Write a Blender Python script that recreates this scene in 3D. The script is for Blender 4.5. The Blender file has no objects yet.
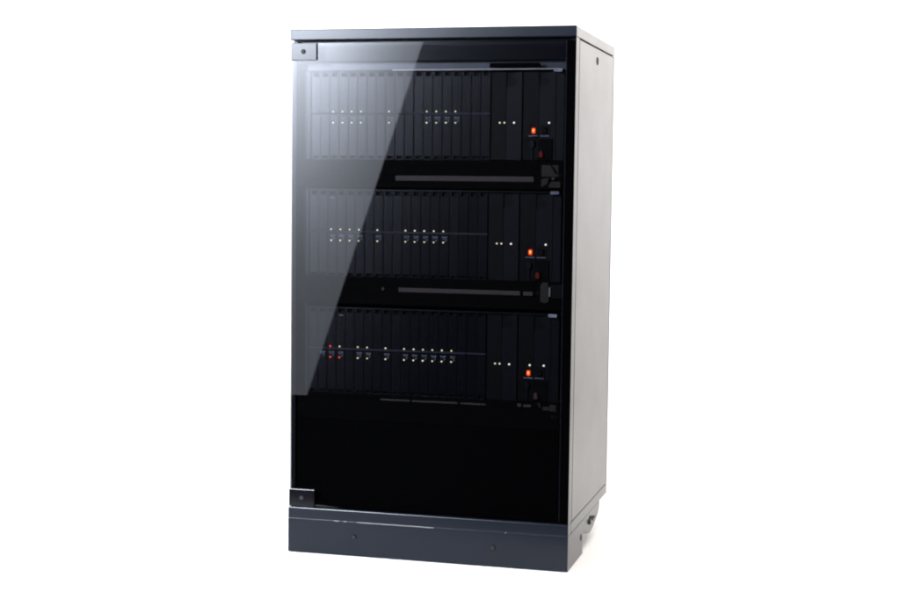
import bpy, bmesh, math, random
from mathutils import Vector, Matrix
random.seed(7)
S = bpy.context.scene
C = S.collection

# ------------------------------------------------------------------ materials
def nodes(name):
    m = bpy.data.materials.new(name); m.use_nodes = True
    return m, m.node_tree.nodes, m.node_tree.links

def principled(name, col, rough=.45, spec=.5, metal=0.0, ior=1.5, bump=0.0, scale=900, var=0.0, coat=0.0):
    m, n, l = nodes(name)
    b = n['Principled BSDF']
    b.inputs['Base Color'].default_value = (*col, 1)
    b.inputs['Roughness'].default_value = rough
    b.inputs['Specular IOR Level'].default_value = spec
    b.inputs['Metallic'].default_value = metal
    b.inputs['IOR'].default_value = ior
    b.inputs['Coat Weight'].default_value = coat
    tc = n.new('ShaderNodeTexCoord')
    if bump:
        t = n.new('ShaderNodeTexNoise'); t.inputs['Scale'].default_value = scale; t.inputs['Detail'].default_value = 2
        l.new(tc.outputs['Object'], t.inputs['Vector'])
        bp = n.new('ShaderNodeBump'); bp.inputs['Strength'].default_value = bump; bp.inputs['Distance'].default_value = .0004
        l.new(t.outputs['Fac'], bp.inputs['Height']); l.new(bp.outputs['Normal'], b.inputs['Normal'])
    if var:
        t = n.new('ShaderNodeTexNoise'); t.inputs['Scale'].default_value = 9; t.inputs['Detail'].default_value = 6
        l.new(tc.outputs['Object'], t.inputs['Vector'])
        mr = n.new('ShaderNodeMapRange'); mr.inputs['To Min'].default_value = rough - var; mr.inputs['To Max'].default_value = rough + var
        l.new(t.outputs['Fac'], mr.inputs['Value']); l.new(mr.outputs['Result'], b.inputs['Roughness'])
    return m

def emitter(name, col, strength, base=(.6, .6, .55)):
    m, n, l = nodes(name)
    b = n['Principled BSDF']
    b.inputs['Base Color'].default_value = (*base, 1)
    b.inputs['Emission Color'].default_value = (*col, 1)
    b.inputs['Emission Strength'].default_value = strength
    return m

def glass_mat(name, tint, ior=1.36):
    # smoked pane: tinted transparency on both faces, mirror reflection (Fresnel) on the outer face
    m, n, l = nodes(name)
    n.remove(n['Principled BSDF'])
    out = n['Material Output']
    tr = n.new('ShaderNodeBsdfTransparent'); tr.inputs['Color'].default_value = (*tint, 1)
    gl = n.new('ShaderNodeBsdfGlossy'); gl.inputs['Roughness'].default_value = .0
    gl.inputs['Color'].default_value = (1, 1, 1, 1)
    fr = n.new('ShaderNodeFresnel'); fr.inputs['IOR'].default_value = ior
    ge = n.new('ShaderNodeNewGeometry')
    inv = n.new('ShaderNodeMath'); inv.operation = 'SUBTRACT'; inv.inputs[0].default_value = 1
    mu = n.new('ShaderNodeMath'); mu.operation = 'MULTIPLY'
    l.new(ge.outputs['Backfacing'], inv.inputs[1])
    l.new(inv.outputs[0], mu.inputs[0]); l.new(fr.outputs[0], mu.inputs[1])
    mx = n.new('ShaderNodeMixShader')
    tm = n.new('ShaderNodeMix'); tm.data_type = 'RGBA'
    tm.inputs[6].default_value = (*tint, 1); tm.inputs[7].default_value = (1, 1, 1, 1)
    l.new(ge.outputs['Backfacing'], tm.inputs[0]); l.new(tm.outputs[2], tr.inputs['Color'])
    l.new(mu.outputs[0], mx.inputs[0]); l.new(tr.outputs[0], mx.inputs[1]); l.new(gl.outputs[0], mx.inputs[2])
    l.new(mx.outputs[0], out.inputs['Surface'])
    return m

M = {
 'paint':  principled('powder_coat', (.0068, .0086, .0132), .235, .19, bump=.05, scale=1400, var=.03),
 'plate':  principled('hinge_plastic', (.004, .004, .005), .11, .22, bump=.04, scale=900),
 'header': principled('header_paint', (.014, .0165, .024), .20, .4),
 'recess_lit': principled('recess_lit_paint', (.14, .16, .20), .26, .5, ior=1.8),  # lighter colour paints in the light falling into the recess
 'inner':  principled('inner_paint', (.015, .0185, .027), .26, .5, ior=1.65, bump=.08, scale=1400),
 'black':  principled('matt_black', (.0022, .0022, .0026), .8, .1),
 'tray':   principled('tray_black', (.003, .0029, .003), .75, .12, bump=.1, scale=700),
 'slot':   principled('slot_grey', (.14, .12, .115), .6, .4),
 'latch':  principled('latch_grey', (.068, .057, .048), .6, .3),
 'card':   principled('card_grey', (.0095, .0112, .0165), .20, .5, ior=1.72, bump=.05, scale=1600, var=.03),
 'card2':  principled('card_grey_worn', (.0112, .0131, .0190), .21, .5, ior=1.72, bump=.05, scale=1600, var=.03),
 'ridge':  principled('ridge_grey', (.06, .07, .095), .45, .4),
 'psu':    principled('psu_grey', (.012, .0135, .0185), .4, .3, bump=.06, scale=1600),
 'psud':   principled('psu_dark', (.006, .006, .0068), .5, .25),
 'bracket':principled('bracket_metal', (.022, .025, .034), .24, .5, ior=1.65),
 'lip':    principled('lip_metal', (.75, .75, .78), .35, .5, metal=.4),
 'scuff':  principled('bare_metal_scuff', (.30, .30, .31), .4, .5, metal=.4),
 'print':  principled('printed_marks', (.42, .47, .60), .6, .3),
 'sticker':principled('sticker_white', (.80, .86, .95), .5, .4),
 'steel':  principled('screw_steel', (.10, .10, .11), .35, .5, metal=.6),
 'dark':   principled('dark_gap', (.006, .006, .007), .8, .2),
 'rubber': principled('rubber', (.02, .02, .02), .7, .3),
 'led':    emitter('led_white', (1.0, .90, .58), 3.0),
 'ledb':  emitter('led_soft', (1.0, .86, .50), 2.2),
 'ledc':  emitter('led_green', (.90, .95, .48), 2.5),
 'ledw':   emitter('led_bright', (1.0, .97, .80), 3.3),
 'red':    emitter('led_red', (1.0, .06, .03), 3.2, (.5, .05, .04)),
 'rocker': emitter('lit_rocker', (1.0, .07, .01), 2.7, (.5, .06, .02)),
 'filam':  emitter('rocker_lamp', (1.0, .42, .10), 5.0, (.6, .3, .1)),
 'redbtn': principled('red_button', (.30, .014, .014), .5, .4),
 'pinkbtn':principled('faded_button', (.16, .09, .09), .5, .4),
 'glass':  glass_mat('smoked_glass', (.31, .31, .325)),
 'white':  principled('white_sweep', (.86, .86, .86), .8, .2),
}

# ------------------------------------------------------------------ mesh helpers
class MB:
    def __init__(s): s.bm = bmesh.new(); s.mats = []
    def mi(s, mat):
        if mat not in s.mats: s.mats.append(mat)
        return s.mats.index(mat)
    def _merge(s, b, mat):
        i = s.mi(mat)
        for f in b.faces: f.material_index = i
        me = bpy.data.meshes.new('tmp'); b.to_mesh(me); b.free()
        s.bm.from_mesh(me); bpy.data.meshes.remove(me)
    def box(s, x0, x1, y0, y1, z0, z1, mat='paint', bev=0.0, seg=2, rot=None):
        b = bmesh.new(); bmesh.ops.create_cube(b, size=1)
        sx, sy, sz = x1-x0, y1-y0, z1-z0
        for v in b.verts: v.co = Vector((v.co.x*sx, v.co.y*sy, v.co.z*sz))
        if bev:
            bev = min(bev, .45*min(sx, sy, sz))
            bmesh.ops.bevel(b, geom=b.edges[:], offset=bev, segments=seg, profile=.5, affect='EDGES')
        c = Vector(((x0+x1)/2, (y0+y1)/2, (z0+z1)/2))
        for v in b.verts:
            if rot: v.co = rot @ v.co
            v.co += c
        s._merge(b, mat); return s
    def prism(s, pts, axis, a, b_, mat='paint', bev=0.0):
        # polygon in the plane across `axis` (pts are the two other coords in order), thickness a..b_
        def P(u, v, w): return {'x': (w, u, v), 'y': (u, w, v), 'z': (u, v, w)}[axis]
        b = bmesh.new()
        lo = [b.verts.new(P(u, v, a)) for u, v in pts]; hi = [b.verts.new(P(u, v, b_)) for u, v in pts]
        n = len(pts)
        b.faces.new(lo); b.faces.new(hi[::-1])
        for i in range(n): b.faces.new((lo[i], hi[i], hi[(i+1) % n], lo[(i+1) % n]))
        bmesh.ops.recalc_face_normals(b, faces=b.faces[:])
        if bev: bmesh.ops.bevel(b, geom=b.edges[:], offset=bev, segments=2, profile=.5, affect='EDGES')
        s._merge(b, mat); return s
    def disc(s, u, v, r, axis, a, b_, mat='paint', ru=None, n=20, bev=0.0):
        ru = ru or r
        pts = [(u+ru*math.cos(2*math.pi*i/n), v+r*math.sin(2*math.pi*i/n)) for i in range(n)]
        return s.prism(pts, axis, a, b_, mat, bev)
    def build(s, name, parent=None, loc=None):
        me = bpy.data.meshes.new(name)
        org = Vector(loc) if loc else Vector((0, 0, 0))
        s.bm.to_mesh(me); s.bm.free()
        for m in s.mats: me.materials.append(M[m])
        o = bpy.data.objects.new(name, me); C.objects.link(o)
        if parent: o.parent = parent
        if loc: o.location = org
        return o

def tag(o, label, cat, group=None):
    o['label'] = label; o['category'] = cat
    if group: o['group'] = group
    return o

def thing(name, loc, label, cat, group=None):
    o = bpy.data.objects.new(name, None); C.objects.link(o); o.location = loc
    o.empty_display_size = .05
    return tag(o, label, cat, group)

# ------------------------------------------------------------------ cabinet
W, H, D = .30, 1.0945, .4794
ZB, ZF, ZL = .0732, .0970, 1.0721          # plinth top, door bottom, lid underside
cab = thing('server_cabinet', (0, 0, 0), 'tall dark blue-grey server cabinet with a smoked glass door, standing on a white floor', 'server cabinet')

MB().box(-W, W, 0, D, ZL+.0005, H, 'paint', .0016).build('lid', cab)
# side panels, grooves all round, round key hole near the top
def side(sgn):
    t = .0012
    m = MB()
    xo, xi = sgn*W, sgn*(W-.012)
    x0, x1 = min(xo, xi), max(xo, xi)
    m.box(x0, x1, .0385, .4680, ZF+.0005, 1.0692, 'paint', .0012)
    p = m.build('side_panel', cab)
    k = MB()
    k.disc(.2482, 1.044, .0085, 'x', sgn*(W+.0004), sgn*(W-.003), 'dark', ru=.0125, n=24)
    k.disc(.2482, 1.044, .0026, 'x', sgn*(W+.0010), sgn*(W-.003), 'rubber', n=12)
    k.build('lock_hole', p)
    # corner posts
    for (y0, y1) in ((.0015, .0355), (.4710, D-.001)):
        c = MB()
        if y0 < .1:
            c.box(x0, x1, .0180, y1, ZF+.0002, ZL-.0002, 'paint', .0010)
            if sgn > 0: c.box(.2992, xo, .0008, .0179, ZF+.0002, ZL-.0002, 'paint', .0003)   # flange that covers the lock edge of the door
        else:
            c.box(x0, x1, y0, y1, ZF+.0002, ZL-.0002, 'paint', .0012)
        c.build('corner_post', cab)
    # dark strips that paint in the shade at the groove bottoms
    s = MB()
    xa, xb = sgn*(W-.013), sgn*(W-.004)
    s.box(min(xa, xb), max(xa, xb), .0350, .0390, ZF, 1.0715, 'dark')
    s.box(min(xa, xb), max(xa, xb), .0391, .4715, 1.0685, 1.0718, 'dark')
    s.build('groove_shade', p)
for sg in (1, -1): side(sg)
MB().box(-.2875, .2875, .474, .4785, ZF+.001, 1.0715, 'paint', .001).build('rear_panel', cab)
# base frame under the door
m = MB()
m.box(-W, W, 0, .030, ZB+.0005, ZF, 'paint', .0018)
m.box(-W, -W+.03, .0305, D-.001, ZB+.0005, ZF-.0010, 'paint', .0012)
m.box(W-.03, W, .0305, D-.001, ZB+.0005, ZF-.0010, 'paint', .0012)
m.box(-W+.0305, W-.0305, .45, D-.001, ZB+.0005, ZF-.001, 'paint', .0012)
m.box(-W+.0305, W-.0305, .0305, .4495, ZF-.006, ZF-.003, 'inner')
m.box(-W+.0006, W-.0006, .0018, .026, ZB-.001, ZB+.002, 'inner')
bf = m.build('base_frame', cab)
# bare-metal scuffs along the seam between base frame and plinth
for x0, x1, h in ((-.1985, -.1860, .0022), (-.1775, -.1690, .0018), (-.1480, .0200, .0017), (.1700, .1725, .0014)):
    m = MB()
    n_ = max(2, int((x1-x0)/.012)); st = (x1-x0)/n_
    tops = [(x0+st*i, ZB-.0003+h*(.15 if i in (0, n_) else random.uniform(.35, .65))) for i in range(n_+1)]
    bots = [(x0+st*i, ZB-.0003-h*(.1 if i in (0, n_) else random.uniform(.2, .45))) for i in range(n_+1)]
    m.prism(tops + bots[::-1], 'y', -.0004, .0025, 'scuff')
    m.build('worn_edge', bf)
# plinth: front skirt with two side returns
m = MB()
m.prism([(-W, .0012), (W, .0012), (W, .170), (W-.012, .170), (W-.012, .014), (-W+.012, .014), (-W+.012, .170), (-W, .170)], 'z', .0015, ZB-.0002, 'paint', .0003)
pl = m.build('plinth', cab)
for x, z in ((-.153, .0421), (.1455, .0404)):
    k = MB().disc(x, z, .0048, 'y', -.0014, .003, 'dark', n=16)
    k.disc(x, z, .0030, 'y', -.0026, .003, 'rubber', n=12)
    k.build('screw', pl)
# castor housings, rounded plates in line with the sides
for sgn in (1, -1):
    m = MB()
    prof = [(.1712, ZB), (.1712, .0450), (.190, .0415), (.215, .0350), (.240, .0285), (.262, .0255), (.280, .0262), (.310, .0305), (.345, .0385), (.372, .0470), (.384, .0570), (.389, ZB)]
    a, b = sgn*(W-.0006), sgn*(W-.030)
    m.prism(prof, 'x', a, b, 'paint', .002)
    m.prism([(.232, .0520), (.262, .0640), (.330, .0500), (.262, .0440)], 'x', sgn*(W+.0004), sgn*(W-.004), 'dark')
    m.disc(.150, .0400, .0070, 'x', sgn*(W+.0004), sgn*(W-.006), 'dark', n=14)
    m.disc(.255, .052, .0050, 'x', sgn*(W+.004), sgn*(W-.01), 'steel', n=12)
    h = m.build('castor_housing', cab)
for (x, y) in ((-.17, .12), (.10, .12), (-.17, .33), (.10, .33)):
    m = MB().disc(y, .0300, .0298, 'x', x-.011, x+.011, 'rubber', n=28, bev=.003)
    m.box(x-.018, x+.018, y-.018, y+.018, ZB-.005, ZB+.001, 'steel', .001)
    m.box(x-.0155, x-.0135, y-.012, y+.012, .022, ZB-.004, 'steel'); m.box(x+.0135, x+.0155, y-.012, y+.012, .022, ZB-.004, 'steel')
    m.build('castor', cab)
# header panel above the racks, unseen black liner added to keep the inside dark
m = MB()
m.box(-.2870, .2870, .030, .034, 1.0300, 1.0715, 'header', .001)
m.box(-.2870, .2870, .0345, .060, 1.0295, 1.0320, 'inner')
m.box(-.2870, .2870, .046, .049, 1.0125, 1.0294, 'recess_lit')
m.build('header_panel', cab)
m = MB()
m.box(-.2870, .2870, .30, .304, ZF, 1.071, 'black')
for sgn in (1, -1):
    m.box(min(sgn*.2862, sgn*.2870), max(sgn*.2862, sgn*.2870), .064, .299, ZF, 1.029, 'black')
m.build('inner_blackout', cab)
MB().box(-.2868, .2740, .0188, .0215, ZF+.0045, .2844, 'black', .0006, 1).build('blank_panel', cab)
MB().box(.1184, .2213, .0262, .0335, 1.0150, 1.0240, 'black', .001).build('brush_strip', cab)
for x0, x1, mm in ((-.2872, -.2736, 'inner'), (.2690, .2745, 'inner')):
    MB().box(x0, x1, .040, .046, .345, 1.0115, mm, .0008).build('mounting_rail', cab)

# ---- glass door
door = MB().box(-.2996, .2989, .0080, .0122, ZF+.0020, 1.0672, 'glass', .0006, 1).build('glass_door', cab)
m = MB()
m.box(-.2992, -.2892, .0126, .0168, ZF+.0030, 1.0660, 'inner', .0008)
m.box(.2790, .2985, .0126, .0168, ZF+.0030, 1.0660, 'black', .0008)
m.box(.2774, .2789, .0126, .0172, ZF+.0030, 1.0660, 'ridge', .0004)
m.box(-.2888, .2773, .0126, .0168, ZF+.0030, ZF+.0130, 'black', .0008)
m.build('door_frame', door)
for z0, z1 in ((1.0318, 1.0666), (.0984, .1347)):
    m = MB().box(-.2994, -.2430, .0030, .0078, z0, z1, 'plate', .0006)
    zc = (z0+z1)/2
    m.disc(-.2713, zc, .0050, 'y', .0024, .0060, 'dark', n=20)
    m.disc(-.2713, zc, .0036, 'y', .0016, .0060, 'rubber', n=16, bev=.0006)
    m.build('hinge_plate', door)
m = MB()
m.box(.2530, .2976, .0128, .0172, .5525, .5805, 'psud', .002)
m.box(.2500, .2530, .0126, .0200, .5560, .5750, 'lip', .0008)  # pale metal strip paints in the glint beside the lock
m.build('door_lock', door)

# ------------------------------------------------------------------ card racks
PITCH = .02024; X0 = -.1135; YF = .035
ZLED = (.9276, .6829, .4371)
DX = (0.0, -.0028, -.0030)                     # row 2 and 3 stand a touch further left
rows = [
 dict(on={-5: 'ww', -4: 'ww', -3: 'ww', -2: 'ww', 1: 'ww', 5: 'ww', 6: 'ww', 7: 'ww', 8: 'ww'}, marks=[], tags=[]),
 dict(on={-5: 'ww', -4: 'ww', -3: 'ww', -2: 'ww', 0: 'ww', 3: 'ww', 4: 'ww', 5: 'ww', 6: 'ww', 7: 'ww'}, marks=[], tags=[-5]),
 dict(on={-5: 'rr', -4: 'wr', -2: 'ww', -1: 'ww', 1: 'ww', 3: 'ww', 4: 'ww', 5: 'ww', 6: 'ww', 7: 'ww', 8: 'ww'}, marks=[-6], tags=[-4]),
]
def mesh_of(fn):
    mb = fn(); me = bpy.data.meshes.new('m'); mb.bm.to_mesh(me); mb.bm.free()
    for k in mb.mats: me.materials.append(M[k])
    return me
def link(name, me, parent, loc=(0, 0, 0)):
    o = bpy.data.objects.new(name, me); C.objects.link(o); o.parent = parent; o.location = loc
    return o
# local frame of a rack: origin at its LED row (z) and rack front (y = 0)
def card_bm(mat, d):
    m = MB(); w = .00992
    m.box(-w, w, d, .030, -.0915, .0722, mat, .0006, 1)
    # ejector ends: two cheeks and a cap leave the dark notch
    for z0, z1, zc0, zc1 in ((.0724, .0795, .0796, .0818), (-.0965, -.0917, -.0990, -.0966)):
        m.box(-w, -.0052, d+.0002, .012, z0, z1, mat, .0004, 1)
        m.box(.0060, w, d+.0002, .012, z0, z1, mat, .0004, 1)
        m.box(-w, w, d+.0002, .012, zc0, zc1, mat, .0004, 1)
        m.box(-.0051, .0059, .006, .012, z0, z1, 'psud')
    m.box(-w, w, d-.0016, d+.004, -.0062, -.0024, 'ridge', .0005, 1)
    m.box(-w+.0012, -w+.0018, d-.0002, d+.002, -.088, -.012, 'psud')
    return m
card_me = [mesh_of(lambda mm=mm, d=d: card_bm(mm, d)) for mm, d in (('card', 0), ('card2', .0006), ('card', .0011))]
def marks_bm():
    m = MB()
    for x0, x1, z in ((-.0046, -.0014, -.0122), (-.0004, .0016, -.0122), (.0026, .0058, -.0122)):
        m.box(x0, x1, -.0005, .002, z-.0010, z+.0010, 'print')
    m.box(-.0040, .0055, -.0004, .002, -.0160, -.0151, 'print')
    m.prism([(.0008, -.0212), (.0048, -.0172), (.0048, -.0190), (.0028, -.0212)], 'y', -.0005, .002, 'print')
    return m
marks_me = mesh_of(marks_bm)
def led_me(mat, r=.00148):
    return mesh_of(lambda: MB().box(-r, r, -.0016, .003, -r, r, mat, r*.5, 2))
LEDW = [led_me('led'), led_me('ledb', .00155), led_me('ledc', .0014), led_me('led', .00138)]
LED = {'w': LEDW[0], 'r': led_me('red', .0017), 'W': led_me('ledw', .0017)}
tag_me = mesh_of(lambda: MB().box(-.0040, .0050, -.0006, .002, -.0010, .0010, 'print'))
def psu_bm(x0, x1, lower):
    m = MB(); mid = x0 + (x1-x0)*.50
    zt, zb = .0800, -.0980
    m.box(x0, x1, .0055, .030, zb, zt, 'psud', .0008, 1)
    m.box(x0, mid, .0030, .0054, zb, zt, 'psud', .0006, 1)
    zl = -.0545 if lower else zb
    # raised right half with a rounded finger scoop at its top
    n = 10; cx, cz, rx, rz = mid+.006, .0590, .017, .0095
    pts = [(mid+.0008, zl), (x1-.0006, zl), (x1-.0006, zt-.001), (mid+.0240, zt-.001)]
    for i in range(n+1):
        a = math.pi/2 - math.pi*i/n
        pts.append((cx+rx*math.cos(a), cz+rz*math.sin(a)))
    pts.append((mid+.0008, cz-rz-.001))
    m.prism(pts, 'y', .0008, .0056, 'psu')
    m.box(x1-.0005, x1+.0012, -.0006, .02, zb, zt, 'psu')
    if lower:
        m.box(x0+.0004, x1-.0006, .0012, .0058, -.0546, -.0400-.0125, 'psu', .0004, 1)
        m.box(x0+.004, x1-.006, .0030, .0060, -.0960, -.0550, 'dark')
    return m
psu1_me = mesh_of(lambda: psu_bm(.1203, .1832, False))
psu2_me = mesh_of(lambda: psu_bm(.1852, .2525, True))
def rocker_bm(lit):
    m = MB()
    m.box(-.0105, .0105, -.0006, .004, -.0125, .0125, 'psud', .001, 1)
    m.box(-.0105, .0085, -.0016, .003, -.0113, -.0093, 'print', .0004, 1)
    m.box(-.0085, .0085, -.0010, .003, .0098, .0108, 'psu')
    if lit:
        m.box(-.0037, .0037, -.0050, .002, -.0056, .0056, 'rocker', .0016)
        m.box(-.0014, .0020, -.0056, .002, -.0020, .0034, 'filam', .0006)
    else:
        m.box(-.0042, .0042, -.0040, .002, -.0062, .0062, 'dark', .0012)
        m.box(-.0010, .0010, -.0046, .002, -.0016, .0010, 'latch')
    return m
rock_on, rock_off = mesh_of(lambda: rocker_bm(True)), mesh_of(lambda: rocker_bm(False))
def hook_bm():
    m = MB()
    m.disc(0, 0, .0086, 'y', -.0030, .004, 'psu', ru=.0058, n=20, bev=.001)
    m.box(-.0022, .0022, -.0010, .004, -.0330, -.0080, 'psu', .0008, 1)
    return m
hook_me = mesh_of(hook_bm)
def btn_me(mat):
    return mesh_of(lambda: MB().prism([(-.0042, -.0064), (.0042, -.0064), (.0042, .0030), (.0016, .0066), (-.0016, .0066), (-.0042, .0030)], 'y', -.0045, .004, mat, .0008))
btns = [btn_me('redbtn'), btn_me('redbtn'), btn_me('pinkbtn')]
labels = [
 'topmost card rack behind the glass, its rows of LEDs all white, directly under the lid',
 'middle card rack behind the glass, between the two grey-slotted fan trays',
 'lowest card rack behind the glass, the only one with red LEDs at its left end',
]
for r, row in enumerate(rows):
    z = ZLED[r]; dx = DX[r]
    rk = thing('card_rack', (dx, YF, z), labels[r], 'card rack', 'card racks behind the glass door')
    m = MB()
    zt = .0826 if r < 2 else .0816
    m.box(-.2728, .2600, -.0030, .034, zt, zt+.0022, 'inner', .0005, 1)
    if r == 0:
        m.box(-.0860, .2600, -.0115, -.0032, zt-.0002, zt+.0026, 'lip', .0006, 1)
    else:
        m.box(-.2728, .2600, -.0040, -.0032, zt-.0012, zt+.0010, 'inner')
    m.box(-.2690, .2600, .0045, .034, -.1030, -.0998, 'inner')
    m.box(-.2690, .2600, .032, .200, -.0985, zt-.001, 'black')
    m.build('chassis', rk)
    for x0, x1 in ((-.2728, -.2662), (.2545, .2720)):
        MB().box(x0, x1, -.0010, .030, -.0985, zt-.0006, 'bracket' if x0 < 0 else 'psu', .0008, 1).build('mounting_bracket', rk)
    for k in range(-7, 12):
        c = link('line_card', card_me[(k*5+r*3) % 3 if k not in row['on'] else 0], rk, (X0+PITCH*k, 0, 0))
        if k in row['on']:
            a, b = row['on'][k]
            for ch, zz in ((a, 0), (b, -.0230)):
                link('led', random.choice(LEDW) if ch == 'w' else LED[ch], c, (-.0022+random.uniform(-.0003, .0003), 0, zz))
        if k in row['on'] or k in row['marks']: link('marking', marks_me, c)
        if k in row['tags']: link('marking', tag_me, c, (0, 0, .066))
    p1 = link('power_module', psu1_me, rk)
    for x, kind in ((.1385, 'w'), (.1481, 'w'), (.1686, 'W')):
        link('led', LED[kind], p1, (x-.0, .0030 if x < .15 else .0005, -.0228))
    p2 = link('power_module', psu2_me, rk)
    link('led', LED['W'], p2, (.2405, .0005, -.0230))
    if r == 2: link('led', LED['W'], p2, (.2110, .0030, -.0232))
    link('rocker_switch', rock_on, p2, (.2095, .0005, -.0390)); link('rocker_switch', rock_off, p2, (.2330, .0005, -.0390))
    link('retaining_hook', hook_me, p2, (.2063, .0012, -.0655))
    link('reset_button', btns[r], p2, (.2250, .0020, -.0857))
    st = MB().box(.2510, .2680, -.0125, -.0118, zt-.0042, zt+.0020, 'sticker' if r != 1 else 'print')
    st.box(.2530, .2600, -.0127, -.0124, zt-.0022, zt-.0010, 'print')
    st.box(.2520, .2600, -.0118, .001, zt-.0010, zt-.0002, 'inner')
    st.build('rating_label', rk)

# ------------------------------------------------------------------ fan trays between the racks
YT = .0185
tl = ['upper black fan tray with a long grey slot, under the topmost card rack',
      'middle black fan tray with a long grey slot, level with the door lock',
      'lowest black fan tray with only a thin grey slot, under the bottom card rack']
specs = [(.7708, .8282, -.0764, .2144, .7912, .0055), (.5285, .5862, -.0678, .1900, .5612, .0048), (.2850, .3400, -.1046, .1218, .3313, .0022)]
for i, (z0, z1, bx0, bx1, bz, bh) in enumerate(specs):
    t = thing('fan_tray', (0, YT, z0), tl[i], 'fan tray', 'fan trays between the card racks')
    h = z1-z0; q = bz-z0
    m = MB()
    m.box(-.2868, .2740, 0, .0030, 0, q-bh, 'tray', .0008, 1)
    m.box(-.2868, .2740, 0, .0030, q+bh, h, 'tray', .0008, 1)
    m.box(-.2868, bx0, 0, .0030, q-bh, q+bh, 'tray'); m.box(bx1, .2740, 0, .0030, q-bh, q+bh, 'tray')
    m.box(-.2690, .2580, .0140 if i == 2 else .0035, .2500, .002, h-.002, 'tray')
    m.build('front_panel', t)
    m = MB().box(bx0+.0004, bx1-.0004, .0012, .0034, q-bh+.0002, q+bh-.0002, 'slot', .0006, 1)
    if i == 1: m.box(.1965, .2155, -.0006, .0030, q-bh*.9, q+bh*.8, 'slot', .0006, 1)
    if i == 2:
        for k, (a, b) in enumerate(((-.04, -.036), (.062, .067))): m.box(a, b, -.0004, .002, q-bh, q+bh, 'tray')
        m.box(.1880, .1960, -.0008, .003, q-.001, q+.0055, 'slot', .001); m.box(.2000, .2160, -.0008, .003, q-.001, q+.0040, 'slot', .001)
    m.build('slot_strip', t)
    m = MB()
    if i == 0:
        m.box(.2305, .2660, -.0030, .003, .0250, .0490, 'latch', .0012, 1)
        m.prism([(.2305, .0205), (.2460, .0240), (.2420, .0105), (.2305, .0045)], 'y', -.0028, .003, 'latch', .0006)
        m.prism([(.2455, .0080), (.2500, .0160), (.2690, .0160), (.2690, .0040), (.2460, .0040)], 'y', -.0030, .003, 'latch', .0006)
        m.prism([(.2480, .0490), (.2520, .0490), (.2640, .0330), (.2600, .0310)], 'y', -.0036, .002, 'tray')
        m.disc(.2545, .0220, .0032, 'y', -.0045, .003, 'steel', n=14)
        m.build('latch', t)
    elif i == 1:
        m.prism([(.2320, .0500), (.2370, .0560), (.2480, .0560), (.2500, .0300), (.2500, .0170), (.2420, .0140), (.2320, .0170)], 'y', -.0030, .003, 'latch', .0008)
        m.disc(.2265, .0345, .0030, 'y', -.0020, .003, 'psu', n=12)
        m.disc(-.1001, .0336, .0036, 'y', -.0012, .003, 'slot', n=14, ru=.0028)
        m.build('latch', t)
    else:
        m.prism([(.2290, .0560), (.2345, .0540), (.2370, .0440), (.2330, .0470)], 'y', -.0012, .003, 'latch')
        m.box(.2400, .2540, -.0014, .003, .0400, .0480, 'latch', .001); m.box(.2540, .2680, -.0014, .003, .0385, .0520, 'latch', .001)
        m.disc(.2600, .0270, .0034, 'y', -.0012, .003, 'psu', n=12)
        m.build('latch', t)
    for x in (-.276, .268):
        k = MB().disc(x, h*.5, .0030, 'y', -.0008, .002, 'psud', n=14); k.build('screw', t)

# ------------------------------------------------------------------ white paper floor and backdrop
YB, RB = 2.4, 1.2
def sheet(name, prof, x0, x1, z=0):
    b = bmesh.new()
    L = [b.verts.new((x0, y, zz)) for y, zz in prof]; R_ = [b.verts.new((x1, y, zz)) for y, zz in prof]
    for i in range(len(prof)-1):
        f = b.faces.new((L[i], R_[i], R_[i+1], L[i+1])); f.smooth = True
    me = bpy.data.meshes.new(name); b.to_mesh(me); b.free(); me.materials.append(M['white'])
    o = bpy.data.objects.new(name, me); C.objects.link(o); o['kind'] = 'structure'
    return o
fl = sheet('floor', [(-1, 0), (YB, 0)], -7, 7)
for v in fl.data.vertices:                      # front edge cut slantwise to keep the floor's reflection off the door glass
    if v.co.y < 0: v.co.y = -.300 - .036 + .316*v.co.x
arc = [(YB + RB*math.sin(a), RB - RB*math.cos(a)) for a in [math.pi/2*i/16 for i in range(17)]]
sheet('backdrop', arc + [(YB+RB, 4.5)], -7, 7)

# ------------------------------------------------------------------ lamps
def area(name, loc, target, sx, sy, power, col=(1, 1, 1), spread=180):
    d = bpy.data.lights.new(name, 'AREA'); d.shape = 'RECTANGLE'; d.size = sx; d.size_y = sy
    d.energy = power; d.color = col; d.spread = math.radians(spread)
    o = bpy.data.objects.new(name, d); C.objects.link(o)
    o.location = loc
    v = (Vector(target)-Vector(loc)).normalized()
    o.rotation_euler = v.to_track_quat('-Z', 'Y').to_euler()
    return o
# added overhead and backdrop fills, unseen, that wash floor and backdrop to white
area('overhead_fill', (.5, 0, 4.2), (.5, 0, 0), 4.4, 3.0, 275, (1, .955, .90))
area('backdrop_fill', (0, 2.5, 2.3), (0, 4, 2.3), 9.0, .4, 214, (1, .92, .845))
area('side_fill', (2.9, -.1, 1.5), (.75, .25, 0), .9, .9, 46, (1, .96, .92))  # added fill with no seen source, lifts the floor shadow at right
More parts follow.
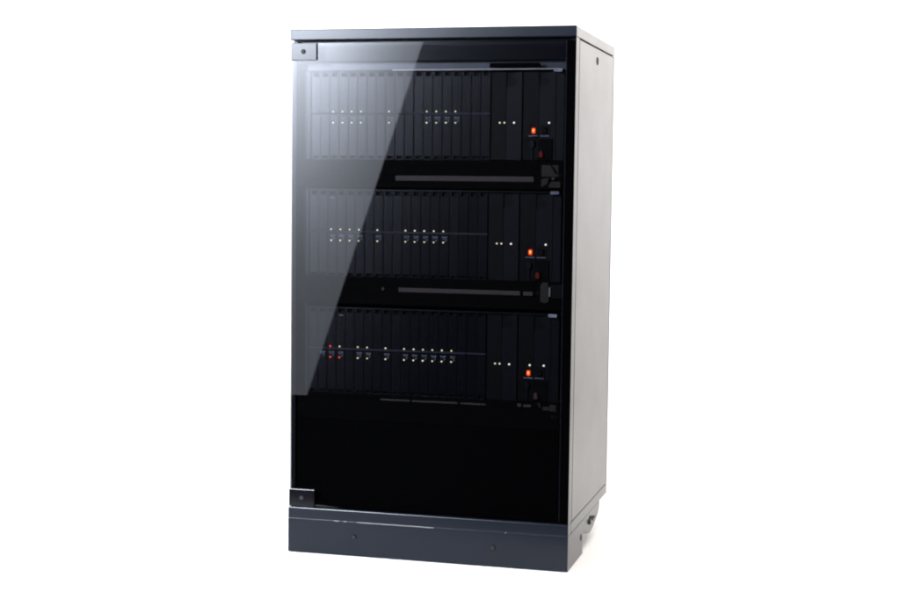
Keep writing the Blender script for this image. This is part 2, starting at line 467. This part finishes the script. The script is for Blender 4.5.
# big softbox on the studio floor in front and to the left: hot towards its upper left, one slanting side
LX0, LX1, LZ0, LZ1, LY = -1.75, -.55, .016, 1.85, -2.2
sb = area('softbox_lamp', ((LX0+LX1)/2, LY, (LZ0+LZ1)/2), ((LX0+LX1)/2, 0, (LZ0+LZ1)/2), LX1-LX0, LZ1-LZ0, 100, (.80, .87, 1.0))
d = sb.data; d.use_nodes = True
n, l = d.node_tree.nodes, d.node_tree.links
em = n['Emission']
geo = n.new('ShaderNodeNewGeometry'); sep = n.new('ShaderNodeSeparateXYZ'); l.new(geo.outputs['Position'], sep.inputs[0])
def math_(op, a, b=None, c=None):
    q = n.new('ShaderNodeMath'); q.operation = op
    for i, v in enumerate((a, b, c)):
        if v is None: continue
        if hasattr(v, 'is_output') or isinstance(v, bpy.types.NodeSocket): l.new(v, q.inputs[i])
        else: q.inputs[i].default_value = v
    return q.outputs[0]
X, Z = sep.outputs['X'], sep.outputs['Z']
# slanting edge through (-.649, 1.279) and (-1.072, .018)
edge = math_('SUBTRACT', math_('MULTIPLY_ADD', math_('SUBTRACT', Z, .018), (.423/1.261), -1.072), X)
cut = math_('MULTIPLY', edge, 120.0); cn = n.new('ShaderNodeClamp'); l.new(cut, cn.inputs[0])
dx_ = math_('MULTIPLY', math_('SUBTRACT', X, -1.22), 1/.33); dz_ = math_('MULTIPLY', math_('SUBTRACT', Z, 1.62), 1/.62)
r2 = math_('ADD', math_('MULTIPLY', dx_, dx_), math_('MULTIPLY', dz_, dz_))
g = math_('POWER', 2.71828, math_('MULTIPLY', r2, -1.0))
hx = math_('MULTIPLY', math_('SUBTRACT', X, -1.28), 1/.36); hz = math_('MULTIPLY', math_('SUBTRACT', Z, 1.80), 1/.30)
h = math_('POWER', 2.71828, math_('MULTIPLY', math_('ADD', math_('MULTIPLY', hx, hx), math_('MULTIPLY', hz, hz)), -1.0))
lvl = math_('ADD', math_('MULTIPLY_ADD', g, 1.2, math_('MULTIPLY', h, 6.8)), math_('MULTIPLY_ADD', Z, .02, .062))
l.new(math_('MULTIPLY', math_('MULTIPLY', lvl, cn.outputs[0]), 1.0), em.inputs['Strength'])
d.energy = 32.0 * (LX1-LX0)*(LZ1-LZ0) * 4.0

w = bpy.data.worlds.new('World'); S.world = w; w.use_nodes = True
w.node_tree.nodes['Background'].inputs['Color'].default_value = (.9, .95, 1, 1)
w.node_tree.nodes['Background'].inputs['Strength'].default_value = .012

# ------------------------------------------------------------------ camera (solved from the photograph)
cx, cy, cz, yaw, pitch, roll, f = .8600616513, -3.0329255052, .7720346667, -.2614284507, -.0719753517, .0116606633, 1548.93883
cd = bpy.data.cameras.new('camera'); co = bpy.data.objects.new('camera', cd); C.objects.link(co)
fw = Vector((math.sin(yaw)*math.cos(pitch), math.cos(yaw)*math.cos(pitch), math.sin(pitch)))
rt = Vector((math.cos(yaw), -math.sin(yaw), 0)); up = rt.cross(fw)
r2_ = rt*math.cos(roll) + up*math.sin(roll); u2_ = up*math.cos(roll) - rt*math.sin(roll)
mw = Matrix((r2_, u2_, -fw)).transposed().to_4x4(); mw.translation = Vector((cx, cy, cz))
co.matrix_world = mw
cd.sensor_width = 36; cd.lens = f*36/900; cd.clip_start = .05; cd.clip_end = 100
S.camera = co
S.render.engine = 'CYCLES'
cy = S.cycles
cy.use_denoising = True; cy.denoiser = 'OPENIMAGEDENOISE'
cy.denoising_input_passes = 'RGB_ALBEDO_NORMAL'; cy.denoising_prefilter = 'ACCURATE'
cy.use_adaptive_sampling = False; cy.sampling_pattern = 'TABULATED_SOBOL'
cy.sample_clamp_indirect = 0; cy.sample_clamp_direct = 0
cy.pixel_filter_type = 'BLACKMAN_HARRIS'; cy.filter_width = 2.1
cy.max_bounces = 8; cy.transparent_max_bounces = 12
S.view_settings.view_transform = 'Standard'; S.view_settings.look = 'None'
S.view_settings.exposure = 0; S.view_settings.gamma = 1
